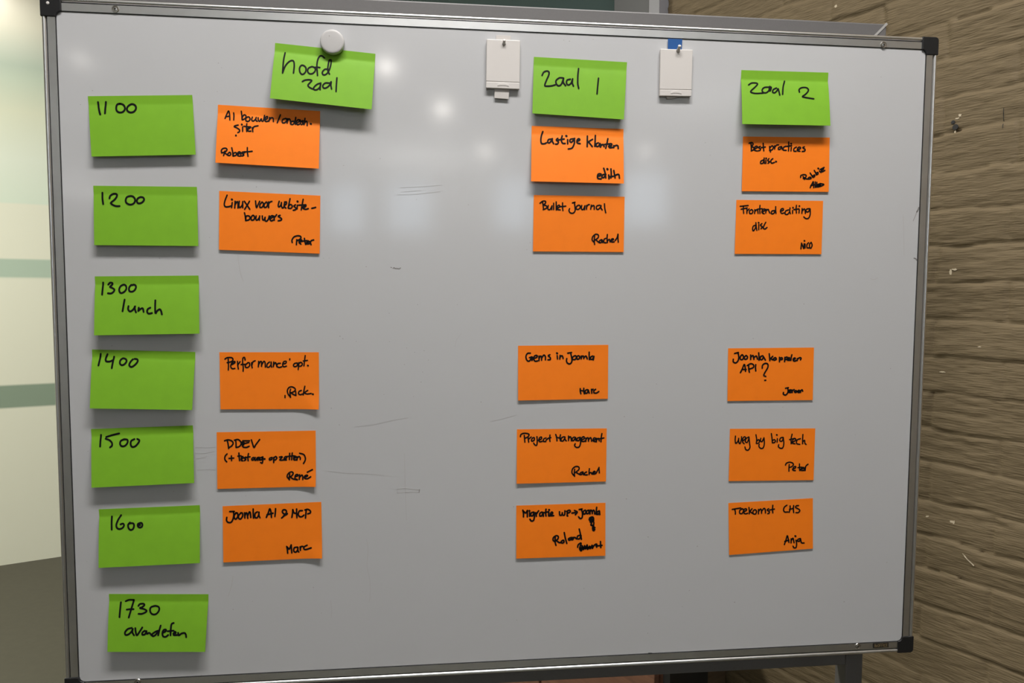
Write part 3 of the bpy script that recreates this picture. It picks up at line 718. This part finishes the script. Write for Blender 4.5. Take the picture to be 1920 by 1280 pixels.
sticky('orange', 'orange sticky note reading Project Management, in the middle column', TALK,
       [(969.3, 804.6), (1137.7, 802.8), (1136.2, 902.4), (968.7, 906.7)], (.004, .002), (940, 780, O),
       "300,320 305,290 340,268 400,268 435,285 420,320 370,345;360,300 365,350 370,405;420,330 430,405;425,360 470,325;500,335 475,365 480,390 515,375 520,340 500,335;560,320 565,390 555,455 525,445 510,420;"
       "585,375 630,355 630,325 600,340 590,380 610,400 640,392;705,340 668,355 662,392 700,395;765,295 760,350 765,395;705,375 735,345;735,345 780,335;855,285 870,330 875,385;865,330 910,340;930,290 922,335 930,385;"
       "985,320 945,340 940,380 970,385 1000,340;1000,325 1000,360 1020,385;1055,310 1055,380;1055,350 1080,320 1095,340 1100,385;1145,325 1115,345 1115,380 1140,375 1165,330;1165,330 1170,380;"
       "1230,330 1190,345 1190,380 1220,375 1240,330;1240,330 1245,400 1225,475 1175,485 1150,455 1160,430;1255,370 1300,350 1295,320 1265,335 1255,380 1285,395 1315,385;1325,340 1325,395;1325,370 1350,335 1365,350 1365,390;1368,365 1395,335 1410,350 1415,390;"
       "1435,375 1480,360 1470,340 1445,345 1440,385 1475,398;1490,345 1490,400;1490,370 1520,345 1535,385;1575,270 1565,330 1560,400;1520,355 1605,340",
       "1135,925 1108,880 1120,820 1170,785 1215,795 1215,835 1160,880;1150,830 1145,890 1150,940;1170,875 1200,895 1230,910;1270,870 1235,890 1240,915 1270,900 1280,870;1280,870 1290,915;1335,870 1305,890 1310,915 1348,915;"
       "1380,820 1375,870 1375,910;1375,890 1405,880 1420,905;1430,890 1470,870 1455,860 1435,880 1440,905 1480,895;1530,800 1500,860 1485,890;1528,803 1535,885", pen=1.95)
sticky('orange', 'orange sticky note with scribbled-out words, lowest in the middle column', TALK,
       [(968.1, 947.6), (1135.3, 942.2), (1135, 1041.6), (968.1, 1047)], (.0032, .0026), (940, 920, O),
       "335,300 345,350 345,405;345,315 380,345 405,305;405,305 405,360 405,405;440,340 440,395;436,310 438,314;500,330 465,345 460,385 490,385 510,335;510,335 515,400 500,460 465,468 445,440;535,340 545,395;542,365 580,310;"
       "630,330 600,350 600,390 630,385 650,335;650,335 655,395;695,285 690,340 695,390;665,340 735,325;740,340 735,385 755,390;742,295 745,297;770,375 800,350 790,330 770,345 765,385 815,385;"
       "905,325 910,375 940,375 950,340;950,340 955,375 985,375 990,310;1030,315 1025,385 1035,390;1015,320 1060,300 1075,325 1035,350;1100,345 1185,335;1140,305 1185,330 1155,370;"
       "1215,290 1260,282;1250,285 1265,350 1260,415 1230,430 1205,405;1310,300 1280,320 1285,360 1315,350 1320,310;1360,300 1330,320 1335,355 1365,345 1368,310;1385,300 1385,360;1385,330 1405,300 1420,330 1420,355;1420,330 1440,300 1455,320 1460,360;"
       "1490,255 1485,310 1485,365;1530,310 1500,330 1500,365 1525,355 1535,315;1535,315 1540,370;"
       "1380,420 1425,405 1440,440 1385,460 1375,435 1430,420 1440,470 1390,475 1400,490 1440,470;1395,440 1430,450;1410,500 1400,535 1440,530 1445,490;1410,540 1445,545 1425,570 1465,570 1430,590 1462,600 1435,620 1425,580",
       "830,790 805,770 810,730 850,700 885,710 880,750 840,780;840,720 835,790 850,850;860,780 900,805 930,808;955,770 930,795 945,815 975,800 970,770;980,650 995,730 1020,820;1075,730 1045,750 1055,770 1085,755 1095,725;1095,730 1105,765;1120,725 1120,755;1120,740 1145,725 1170,748;"
       "1235,690 1190,705 1185,745 1220,745 1245,700;1215,595 1235,680 1250,755;1190,880 1200,840 1245,815 1220,900 1250,935 1260,850 1280,920 1300,850 1310,910 1340,840 1345,915 1380,860 1385,905 1420,845 1420,900 1450,850 1490,830 1490,880;"
       "1235,890 1300,885 1380,880;1240,905 1320,895 1400,880;1550,790 1555,885;1480,860 1575,850", pen=2.25)
sticky('orange', 'orange sticky note reading Best practices disc., right under the Zaal 2 note', TALK,
       [(1393.3, 255.8), (1555.9, 257.8), (1553.8, 359.6), (1390.9, 358.4)], .0025, (1360, 230, O),
       "400,325 405,380 405,440;370,320 405,310 430,320 430,345 405,370;405,375 440,385 445,415 405,440;455,410 500,385 490,365 460,380 455,425 490,440;545,368 518,385 548,408 540,430 508,438;590,320 595,385 600,440;560,388 625,378;"
       "690,370 695,420 705,455;690,395 730,360 750,385 730,420 690,430;770,360 770,410;770,385 800,350 830,345;860,375 830,390 830,415 860,410 875,370;880,375 890,415;945,365 910,385 905,425 950,430;990,300 990,370 985,440;960,368 1035,358;"
       "1030,385 1025,440;1025,325 1030,330;1110,380 1075,400 1070,440 1105,445;1125,425 1175,400 1165,380 1135,390 1125,435 1165,445;1235,375 1210,390 1245,415 1240,440 1200,448;"
       "595,580 555,600 550,635 585,630 605,590;605,550 605,590 610,635;632,585 632,635;634,555 638,558;680,560 660,590 690,610 665,632;740,560 710,590 720,630 765,620;788,605 794,608",
       "1175,855 1180,825 1225,810 1260,820 1255,850 1215,870;1215,840 1235,885;1230,870 1290,880;1325,850 1300,860 1300,880 1340,870 1325,850;1325,785 1350,825 1368,855;1365,830 1395,815 1395,840 1370,852;1390,745 1410,780 1425,815;1415,790 1445,775 1448,800 1425,812;"
       "1470,755 1495,775;1450,712 1455,716;1480,730 1545,698;1505,745 1535,722 1522,708 1500,735 1512,765 1555,745;1325,1015 1350,965 1375,920 1380,1015;1335,980 1395,970;1405,925 1405,1010;1430,930 1425,1005;1455,960 1430,990 1450,1005 1480,985 1465,958;1480,950 1510,955 1540,965 1500,990 1460,1000;1435,965 1490,965 1440,985 1500,985", pen=1.95)
sticky('orange', 'orange sticky note reading Frontend editing disc, right under Best practices', TALK,
       [(1380.9, 374.6), (1543.5, 376.4), (1540.2, 476.4), (1377.6, 475.8)], .0018, (1350, 350, O),
       "365,310 365,360 370,415;315,305 440,292;330,350 425,330;420,350 420,415;420,380 455,345;490,355 460,380 465,415 500,415 515,380 495,355;545,355 540,415;545,385 575,355 590,375 595,415;625,290 620,350 625,415;585,350 660,342;"
       "655,390 700,370 695,345 665,360 655,400 690,420;720,350 715,410;718,380 750,350 765,380 780,410;850,370 810,380 805,420 840,415 865,370;870,310 870,370 875,415;945,380 990,365 985,340 955,350 945,385 965,415 1010,405;"
       "1070,360 1025,380 1020,425 1055,430 1090,390;1095,330 1090,380 1100,420;1135,370 1135,415;1140,325 1143,328;1195,290 1190,350 1195,410;1155,355 1235,345;1240,360 1235,410;1240,300 1243,303;1285,340 1280,415;1285,380 1315,345 1330,365 1335,415;"
       "1400,340 1355,350 1345,385 1380,390 1410,345;1410,345 1410,430 1385,490 1340,495 1310,470;"
       "560,600 520,615 508,660 520,688 550,650 565,600;560,560 565,620 575,680;605,590 605,670;600,560 605,563;655,575 630,600 660,625 640,655;715,555 690,600 675,640 700,660 735,635",
       "1265,970 1270,920 1275,880;1275,880 1290,920 1310,965;1310,965 1315,890;1330,895 1330,955;1318,843 1322,848;1385,875 1360,900 1360,950 1390,955;1425,870 1400,900 1405,955 1425,955 1440,910 1425,868", pen=1.9)
sticky('orange', 'orange sticky note reading API with a big question mark, right column', TALK,
       [(1365.4, 652.8), (1526.3, 651.3), (1523.9, 749.8), (1364, 751.6)], .0018, (1340, 630, O),
       "310,270 370,255;365,260 375,330 360,390 325,418 290,400 290,360;430,290 400,320 400,360 430,365 450,330 430,290;490,300 460,330 470,360 505,350 510,320 490,305;560,295 560,365;560,330 595,300 605,330 610,360;610,335 645,310 660,330 665,360;"
       "685,260 690,320 690,375;750,305 715,320 710,360 740,365 760,320;760,320 790,375;850,275 855,325 860,380;905,315 870,350;870,350 910,370;940,335 915,355 930,375 960,360 950,335;1010,330 1010,400;1010,350 1045,335 1055,360 1015,372;"
       "1095,330 1090,400;1092,345 1125,325 1140,350 1100,370;1130,370 1165,355 1165,335 1140,345 1140,375 1175,375;1205,290 1195,330 1190,375;1225,370 1260,350 1245,340 1225,360 1240,390 1275,380;1290,350 1290,380;1295,355 1330,335 1350,345 1340,370;"
       "400,570 430,510 460,440 475,490 480,550;425,520 490,520;530,460 530,510 540,565;505,460 560,430 605,450 600,490 540,515;640,445 635,490 640,545;740,500 745,455 785,425 825,435 830,480 805,530 775,580 765,615 795,630;780,690 795,688",
       "1105,815 1150,805;1140,808 1145,860 1130,900 1100,920 1070,905 1072,880;1160,865 1190,850 1180,838 1160,850 1160,880 1190,880;1205,840 1210,880;1210,855 1240,835;1265,850 1245,865 1260,880 1285,865 1270,850;1295,868 1325,855 1312,845 1298,862 1308,882 1335,875;1340,850 1340,878;1342,855 1365,838 1375,860", pen=2.2)
sticky('orange', 'orange sticky note reading weg by big tech, in the right column', TALK,
       [(1368.7, 803.7), (1528.7, 802.8), (1525.4, 899.8), (1366.4, 901.6)], .0016, (1340, 780, O),
       "325,310 320,370 330,425 365,385 375,345;375,345 375,400 395,430 415,370 420,320;435,390 480,350 470,320 440,345 435,400 460,430;530,325 490,350 480,400 510,405 535,345;535,325 545,430 550,490 520,530 485,520 472,480;645,290 655,360 650,425;655,390 685,365 700,390 685,420 655,425;"
       "720,345 715,385 740,395 765,345;770,335 775,430 755,495 715,500 690,470 695,440;885,270 895,340 900,410;900,385 930,365 950,390 930,412 900,415;980,350 975,405;968,290 974,294;1070,330 1030,340 1015,380 1050,390 1075,340;1070,330 1080,420 1065,490 1025,500 995,475 1000,445;"
       "1210,280 1195,350 1195,430;1170,365 1250,345;1215,410 1265,375 1260,350 1225,365 1215,420 1255,430;1340,350 1290,370 1280,425 1330,440;1380,285 1375,360 1375,430;1375,400 1405,375 1410,420 1430,440",
       "1105,765 1120,735 1165,718 1215,730 1230,760 1200,790 1165,800;1165,755 1160,810 1160,860;1215,830 1260,810 1265,785 1235,795 1220,840 1260,850;1325,745 1325,800 1330,850;1300,805 1355,795;1345,830 1385,815 1390,800 1360,805 1350,845 1395,848;1420,800 1415,850;1400,830 1430,775 1460,750", pen=1.9)
sticky('orange', 'orange sticky note reading Toekomst CMS, lowest in the right column', TALK,
       [(1365.8, 942.8), (1524.2, 933.6), (1524.2, 1028.2), (1367.3, 1040.2)], .0018, (1340, 915, O),
       "315,330 325,370 325,405;275,330 345,318 410,308;435,320 395,350 395,390 430,395 455,350 435,320;450,370 500,345 495,320 465,330 455,370 480,400 520,390;540,300 545,350 545,400;590,320 550,365;555,365 600,395;"
       "635,335 605,360 610,400 645,400 660,360 635,335;690,330 690,400;690,365 720,325 735,340 740,390;740,360 775,315 795,330 800,385;850,320 825,340 860,365 855,390 835,398;915,265 910,330 915,385;865,340 940,325;"
       "1135,265 1100,290 1082,335 1100,370 1150,370;1170,375 1185,320 1185,275;1175,330 1230,315;1240,270 1235,320 1240,380;1315,270 1280,275 1270,300 1315,325 1335,350 1310,380 1275,380",
       "1095,880 1120,805 1140,740 1155,790 1165,845;1100,830 1165,810;1200,790 1200,850;1200,820 1225,780 1235,800 1245,850;1275,810 1285,870 1275,925 1245,930 1230,905;1262,745 1270,750;1340,785 1305,800 1300,825 1330,825 1345,790;1345,790 1360,850 1400,855", pen=2.05)

# ------------------------------------------------------------------ marks left on the board
def board_surf(off=.00012):
    def f(x, y):
        p = at(x, y, 0.0)
        return np.array([p[0], -off, p[2]])
    return f
def smudge(name, text, width_px, m, off=.00012):
    mb = MB()
    for st in parse(text): ribbon(mb, st, width_px, board_surf(off))
    return mb.obj(name, m, surface)
smudge('marker_residue', "733,501 734,501.5", 1.6, M['speck'])
smudge('marker_residue', "737,503 739,501.5 741,503.5 743,502.5", 1.5, M['speck'])
smudge('marker_residue', "744,504 746,503 748,504 751,502", 1.5, M['speck'])
smudge('wiped_rectangle', "744.5,917 755,915.5 766,916 777,917.5 787,918", 1.0, M['fainter'])
smudge('wiped_rectangle', "744.5,917 744.8,924.5", 1.0, M['fainter'])
smudge('wiped_rectangle', "744.8,924 760,923 772,922.5 786,922.5", 1.0, M['fainter'])
smudge('wiped_rectangle', "786.5,918 786,922", 1.6, M['faint'])
smudge('wiped_line', "758,850 759,880 760,920 762,975", 0.8, M['fainter'])
smudge('wiped_line', "687,1010 690,1030 688,1060 693,1085 694,1110 692,1129", 0.9, M['fainter'])
smudge('wiped_line', "437,1080 434,1098 428,1117", 1.0, M['fainter'])
smudge('wiped_line', "620,1125 622,1145 621,1158", 0.8, M['fainter'])
smudge('wiped_line', "665,800 700,796 735,788 765,783", 0.8, M['fainter'])
smudge('wiped_line', "615,883 650,887 685,888 720,891", 0.8, M['fainter'])
smudge('wiped_line', "366,838 385,839 404,838", 0.9, M['fainter'])
smudge('wiped_line', "366,849 380,850 402,846", 0.9, M['fainter'])
smudge('wiped_line', "368,860 380,858 388,855", 0.9, M['fainter'])
smudge('wiped_line', "370,881 390,880 404,881", 0.9, M['fainter'])
smudge('wiped_line', "750,352 790,350 828,347", 0.8, M['fainter'])
smudge('wiped_line', "745,365 780,364 825,359", 0.8, M['fainter'])
smudge('wiped_line', "752,360 790,357", 0.8, M['fainter'])
smudge('wiped_line', "1693,402 1694,430 1695,478", 0.9, M['fainter'])
smudge('wiped_line', "1632,522 1638,524 1646,521", 1.2, M['fainter'])
smudge('wiped_line', "446,478 448,495 451,512 456,527", 1.0, M['fainter'])
smudge('wiped_line', "853,651 856,637 866,624", 0.7, M['fainter'])
smudge('wiped_line', "920,790 950,783 968,778", 0.7, M['fainter'])
smudge('dark_smear', "1722.8,389 1721.5,393 1719,397", 2.6, M['speck'])
smudge('dark_smear', "1719,397 1716,405 1712,414", 1.3, M['faint'])
smudge('dark_smear', "1714,484 1717,485 1719,488", 2.4, M['speck'])
smudge('dark_smear', "1216,1224 1222,1224", 1.6, M['dark'])
smudge('dark_smear', "1230,1225 1237,1224.5", 1.6, M['dark'])
smudge('dark_smear', "1254,1223.5 1280,1222 1305,1220.6", 1.6, M['dark'])
rs = random.Random(5)
sp = MB()
fixed = [(415, 127), (409, 118), (151, 196), (783, 571), (730, 587), (637, 630), (668, 640), (762, 652), (777, 660), (795, 657), (803, 675), (758, 683), (792, 697),
         (790, 716), (775, 743), (636, 796), (730, 640), (902, 753), (1215, 1006), (969, 1162), (377, 1265), (1057, 75), (1068, 77), (1112, 74), (1117, 520), (1171, 781), (1224, 782),
         (1507, 570), (1231, 720), (1442, 763), (1468, 763), (1525, 290), (1322, 268), (988, 468), (606, 484), (617, 484), (393, 445), (1174, 935), (455, 330)]
for (x, y) in fixed + [(rs.uniform(160, 1690), rs.uniform(120, 1190)) for _ in range(60)]:
    r = rs.uniform(.5, 1.0)
    ribbon(sp, [(x, y), (x + rs.uniform(-1, 1), y + rs.uniform(-.8, .8))], r * 1.6, board_surf())
sp.obj('dirt_specks', M['faint'], surface)['kind'] = 'stuff'

# maker's plate on the bottom rail: black plate with worn ochre letters
p0, p1, p2, p3 = (1637, 1205.8), (1666, 1204.4), (1666, 1213.2), (1637, 1214.8)
pm = MB()
c4 = [at(*q, -.0018) for q in (p0, p1, p2, p3)]
pm.add([[c[0], -.0018, c[2]] for c in c4] + [[c[0], -.0012, c[2]] for c in c4], [(0, 3, 2, 1), (4, 5, 6, 7), (0, 1, 5, 4), (1, 2, 6, 5), (2, 3, 7, 6), (3, 0, 4, 7)])
plate = pm.obj('name_plate', M['plate'], board)
def plate_surf(x, y):
    q = at(x, y, -.0018); return np.array([q[0], -.0020, q[2]])
lm = MB()
letters = "0,0 0,10;0,0 4,1 4,4 0,5;0,5 5,6 5,9 0,10 ; 8,4 8,10 ; 14,0 12,3 12,7 14,10 17,7 17,3 14,0; 20,0 20,10;20,0 24,0;20,5 23,5; 27,0 27,10;27,0 31,0;27,5 30,5; 34,0 34,10; 42,1 38,2 37,6 39,10 42,9; 45,0 45,10;45,0 49,0;45,5 48,5;45,10 49,10"
for st in parse(letters):
    pts = []
    for (x, y) in st:
        fx = x / 49
        pts.append((1640 + 23.5 * fx, 1207.3 + .53 * y - 1.15 * fx))
    ribbon(lm, pts, .75, plate_surf)
lm.obj('lettering', M['gold'], plate)

# ------------------------------------------------------------------ magnet and the two adhesive hooks
mp = at(623.5, 80, -.004); mp[1] = -.0006
mag = thing('magnet', 'round white magnet pinning the hoofd zaal note', 'magnet', (mp[0], -.001, mp[2]))
m_ = MB()
pr = [(.0150, .0014), (.0154, .0020), (.0154, .0070), (.0150, .0080), (.0141, .0086), (.0120, .0088), (.0060, .0090), (.0005, .0090)]
m_.lathe(pr, mp, (0, -1, 0), 64)
o = m_.obj('button', M['magnet'], mag, smooth=True)
md = o.modifiers.new('edge', 'EDGE_SPLIT'); md.split_angle = math.radians(40)
m_ = MB(); q = at(617.5, 67.5, -.009); m_.lathe([(.0007, -.0004), (.0006, .0001)], (q[0], -.0096, q[2]), (0, -1, 0), 10); m_.obj('speck', M['faint'], mag)

def hook(label, quad, strips, peg, tab):
    c = sum(at(*q, -.006) for q in quad) / 4
    root = thing('adhesive_hook', label, 'hook', (c[0], 0, c[2]), 'white adhesive hooks')
    T0, T1, T2, T3 = [at(*q, -.0056) for q in quad]
    for v in (T0, T1, T2, T3): v[1] = 0
    def pt(u, v): return (T0 * (1 - u) + T1 * u) * (1 - v) + (T3 * (1 - u) + T2 * u) * v
    def slab(name, v0, v1, y0, y1, inset=0.0, bev=.0012):
        m_ = MB(); qs = [pt(inset, v0), pt(1 - inset, v0), pt(1 - inset, v1), pt(inset, v1)]
        m_.prism([(q[0], q[2]) for q in qs][::-1], y0, y1)
        return m_.obj(name, M['plastic'], root, bevel=bev)
    slab('back_plate', .01, .995, -.0034, -.0008, .006, .0005)
    slab('cover', 0.0, .8635, -.0056, -.0032, 0.0, .0008)
    slab('lower_cover', .8655, 1.0, -.0056, -.0032, 0.0, .0007)
    # shallow raised grip on the lower cover
    m_ = MB(); a_ = pt(.34, .92); b_ = pt(.68, .92)
    xs = np.linspace(0, 1, 13); up = [(a_[0] * (1 - t) + b_[0] * t, a_[2] * (1 - t) + b_[2] * t + .0022 * math.sin(math.pi * t)) for t in xs]
    dn = [(x, z - .0022 - .0012 * math.sin(math.pi * t)) for (x, z), t in zip(up, xs)]
    m_.prism((up + dn[::-1])[::-1], -.0060, -.0054); m_.obj('grip_ridge', M['plastic'], root, bevel=.0003)
    # the peg: a small tapered hook standing out at the top
    (px, py, r, ln, up_) = peg
    p = at(px, py, -.0056); p[1] = -.0052
    m_ = MB(); m_.lathe([(r * 1.25, 0), (r, ln * .3), (r * .9, ln * .7), (r * 1.05, ln * .85), (r * .9, ln * .96), (r * .4, ln)], p, (0, -1, up_), 20)
    m_.obj('peg', M['plastic'], root, smooth=True)
    for (nm, q, m, y) in strips + tab:
        cs = [at(*v, -y) for v in q]
        m_ = MB(); m_.prism([(v[0], v[2]) for v in cs][::-1], -y - .0006, -y if y > .001 else -.0002)
        o_ = m_.obj(nm, M[m], root, bevel=.0002)
    return root
hook('white adhesive hook with a white tab hanging out below, left of the two', [(912.5, 73), (975.5, 75.6), (974.2, 167.2), (911.2, 164.6)],
     [('adhesive_strip', [(930, 66), (958, 67.3), (957, 76), (929.5, 75)], 'tape', .0004)], (945, 82, .0020, .0060, .8),
     [('pull_tab', [(927.6, 165), (954.8, 167), (953.6, 186), (926.8, 184)], 'tape', .0024)])
hook('white adhesive hook hanging from a blue strip, right of the two', [(1238.6, 91.2), (1299.2, 93), (1296.6, 180.5), (1236.8, 179.5)],
     [('adhesive_strip', [(1252.3, 72.5), (1279.3, 73.6), (1278, 93), (1252, 92.5)], 'blue', .0018)], (1271.5, 95, .0022, .0085, .7),
     [('pull_tab', [(1249.5, 179), (1277, 180), (1262, 185), (1250, 185.5)], 'tape', .002)])
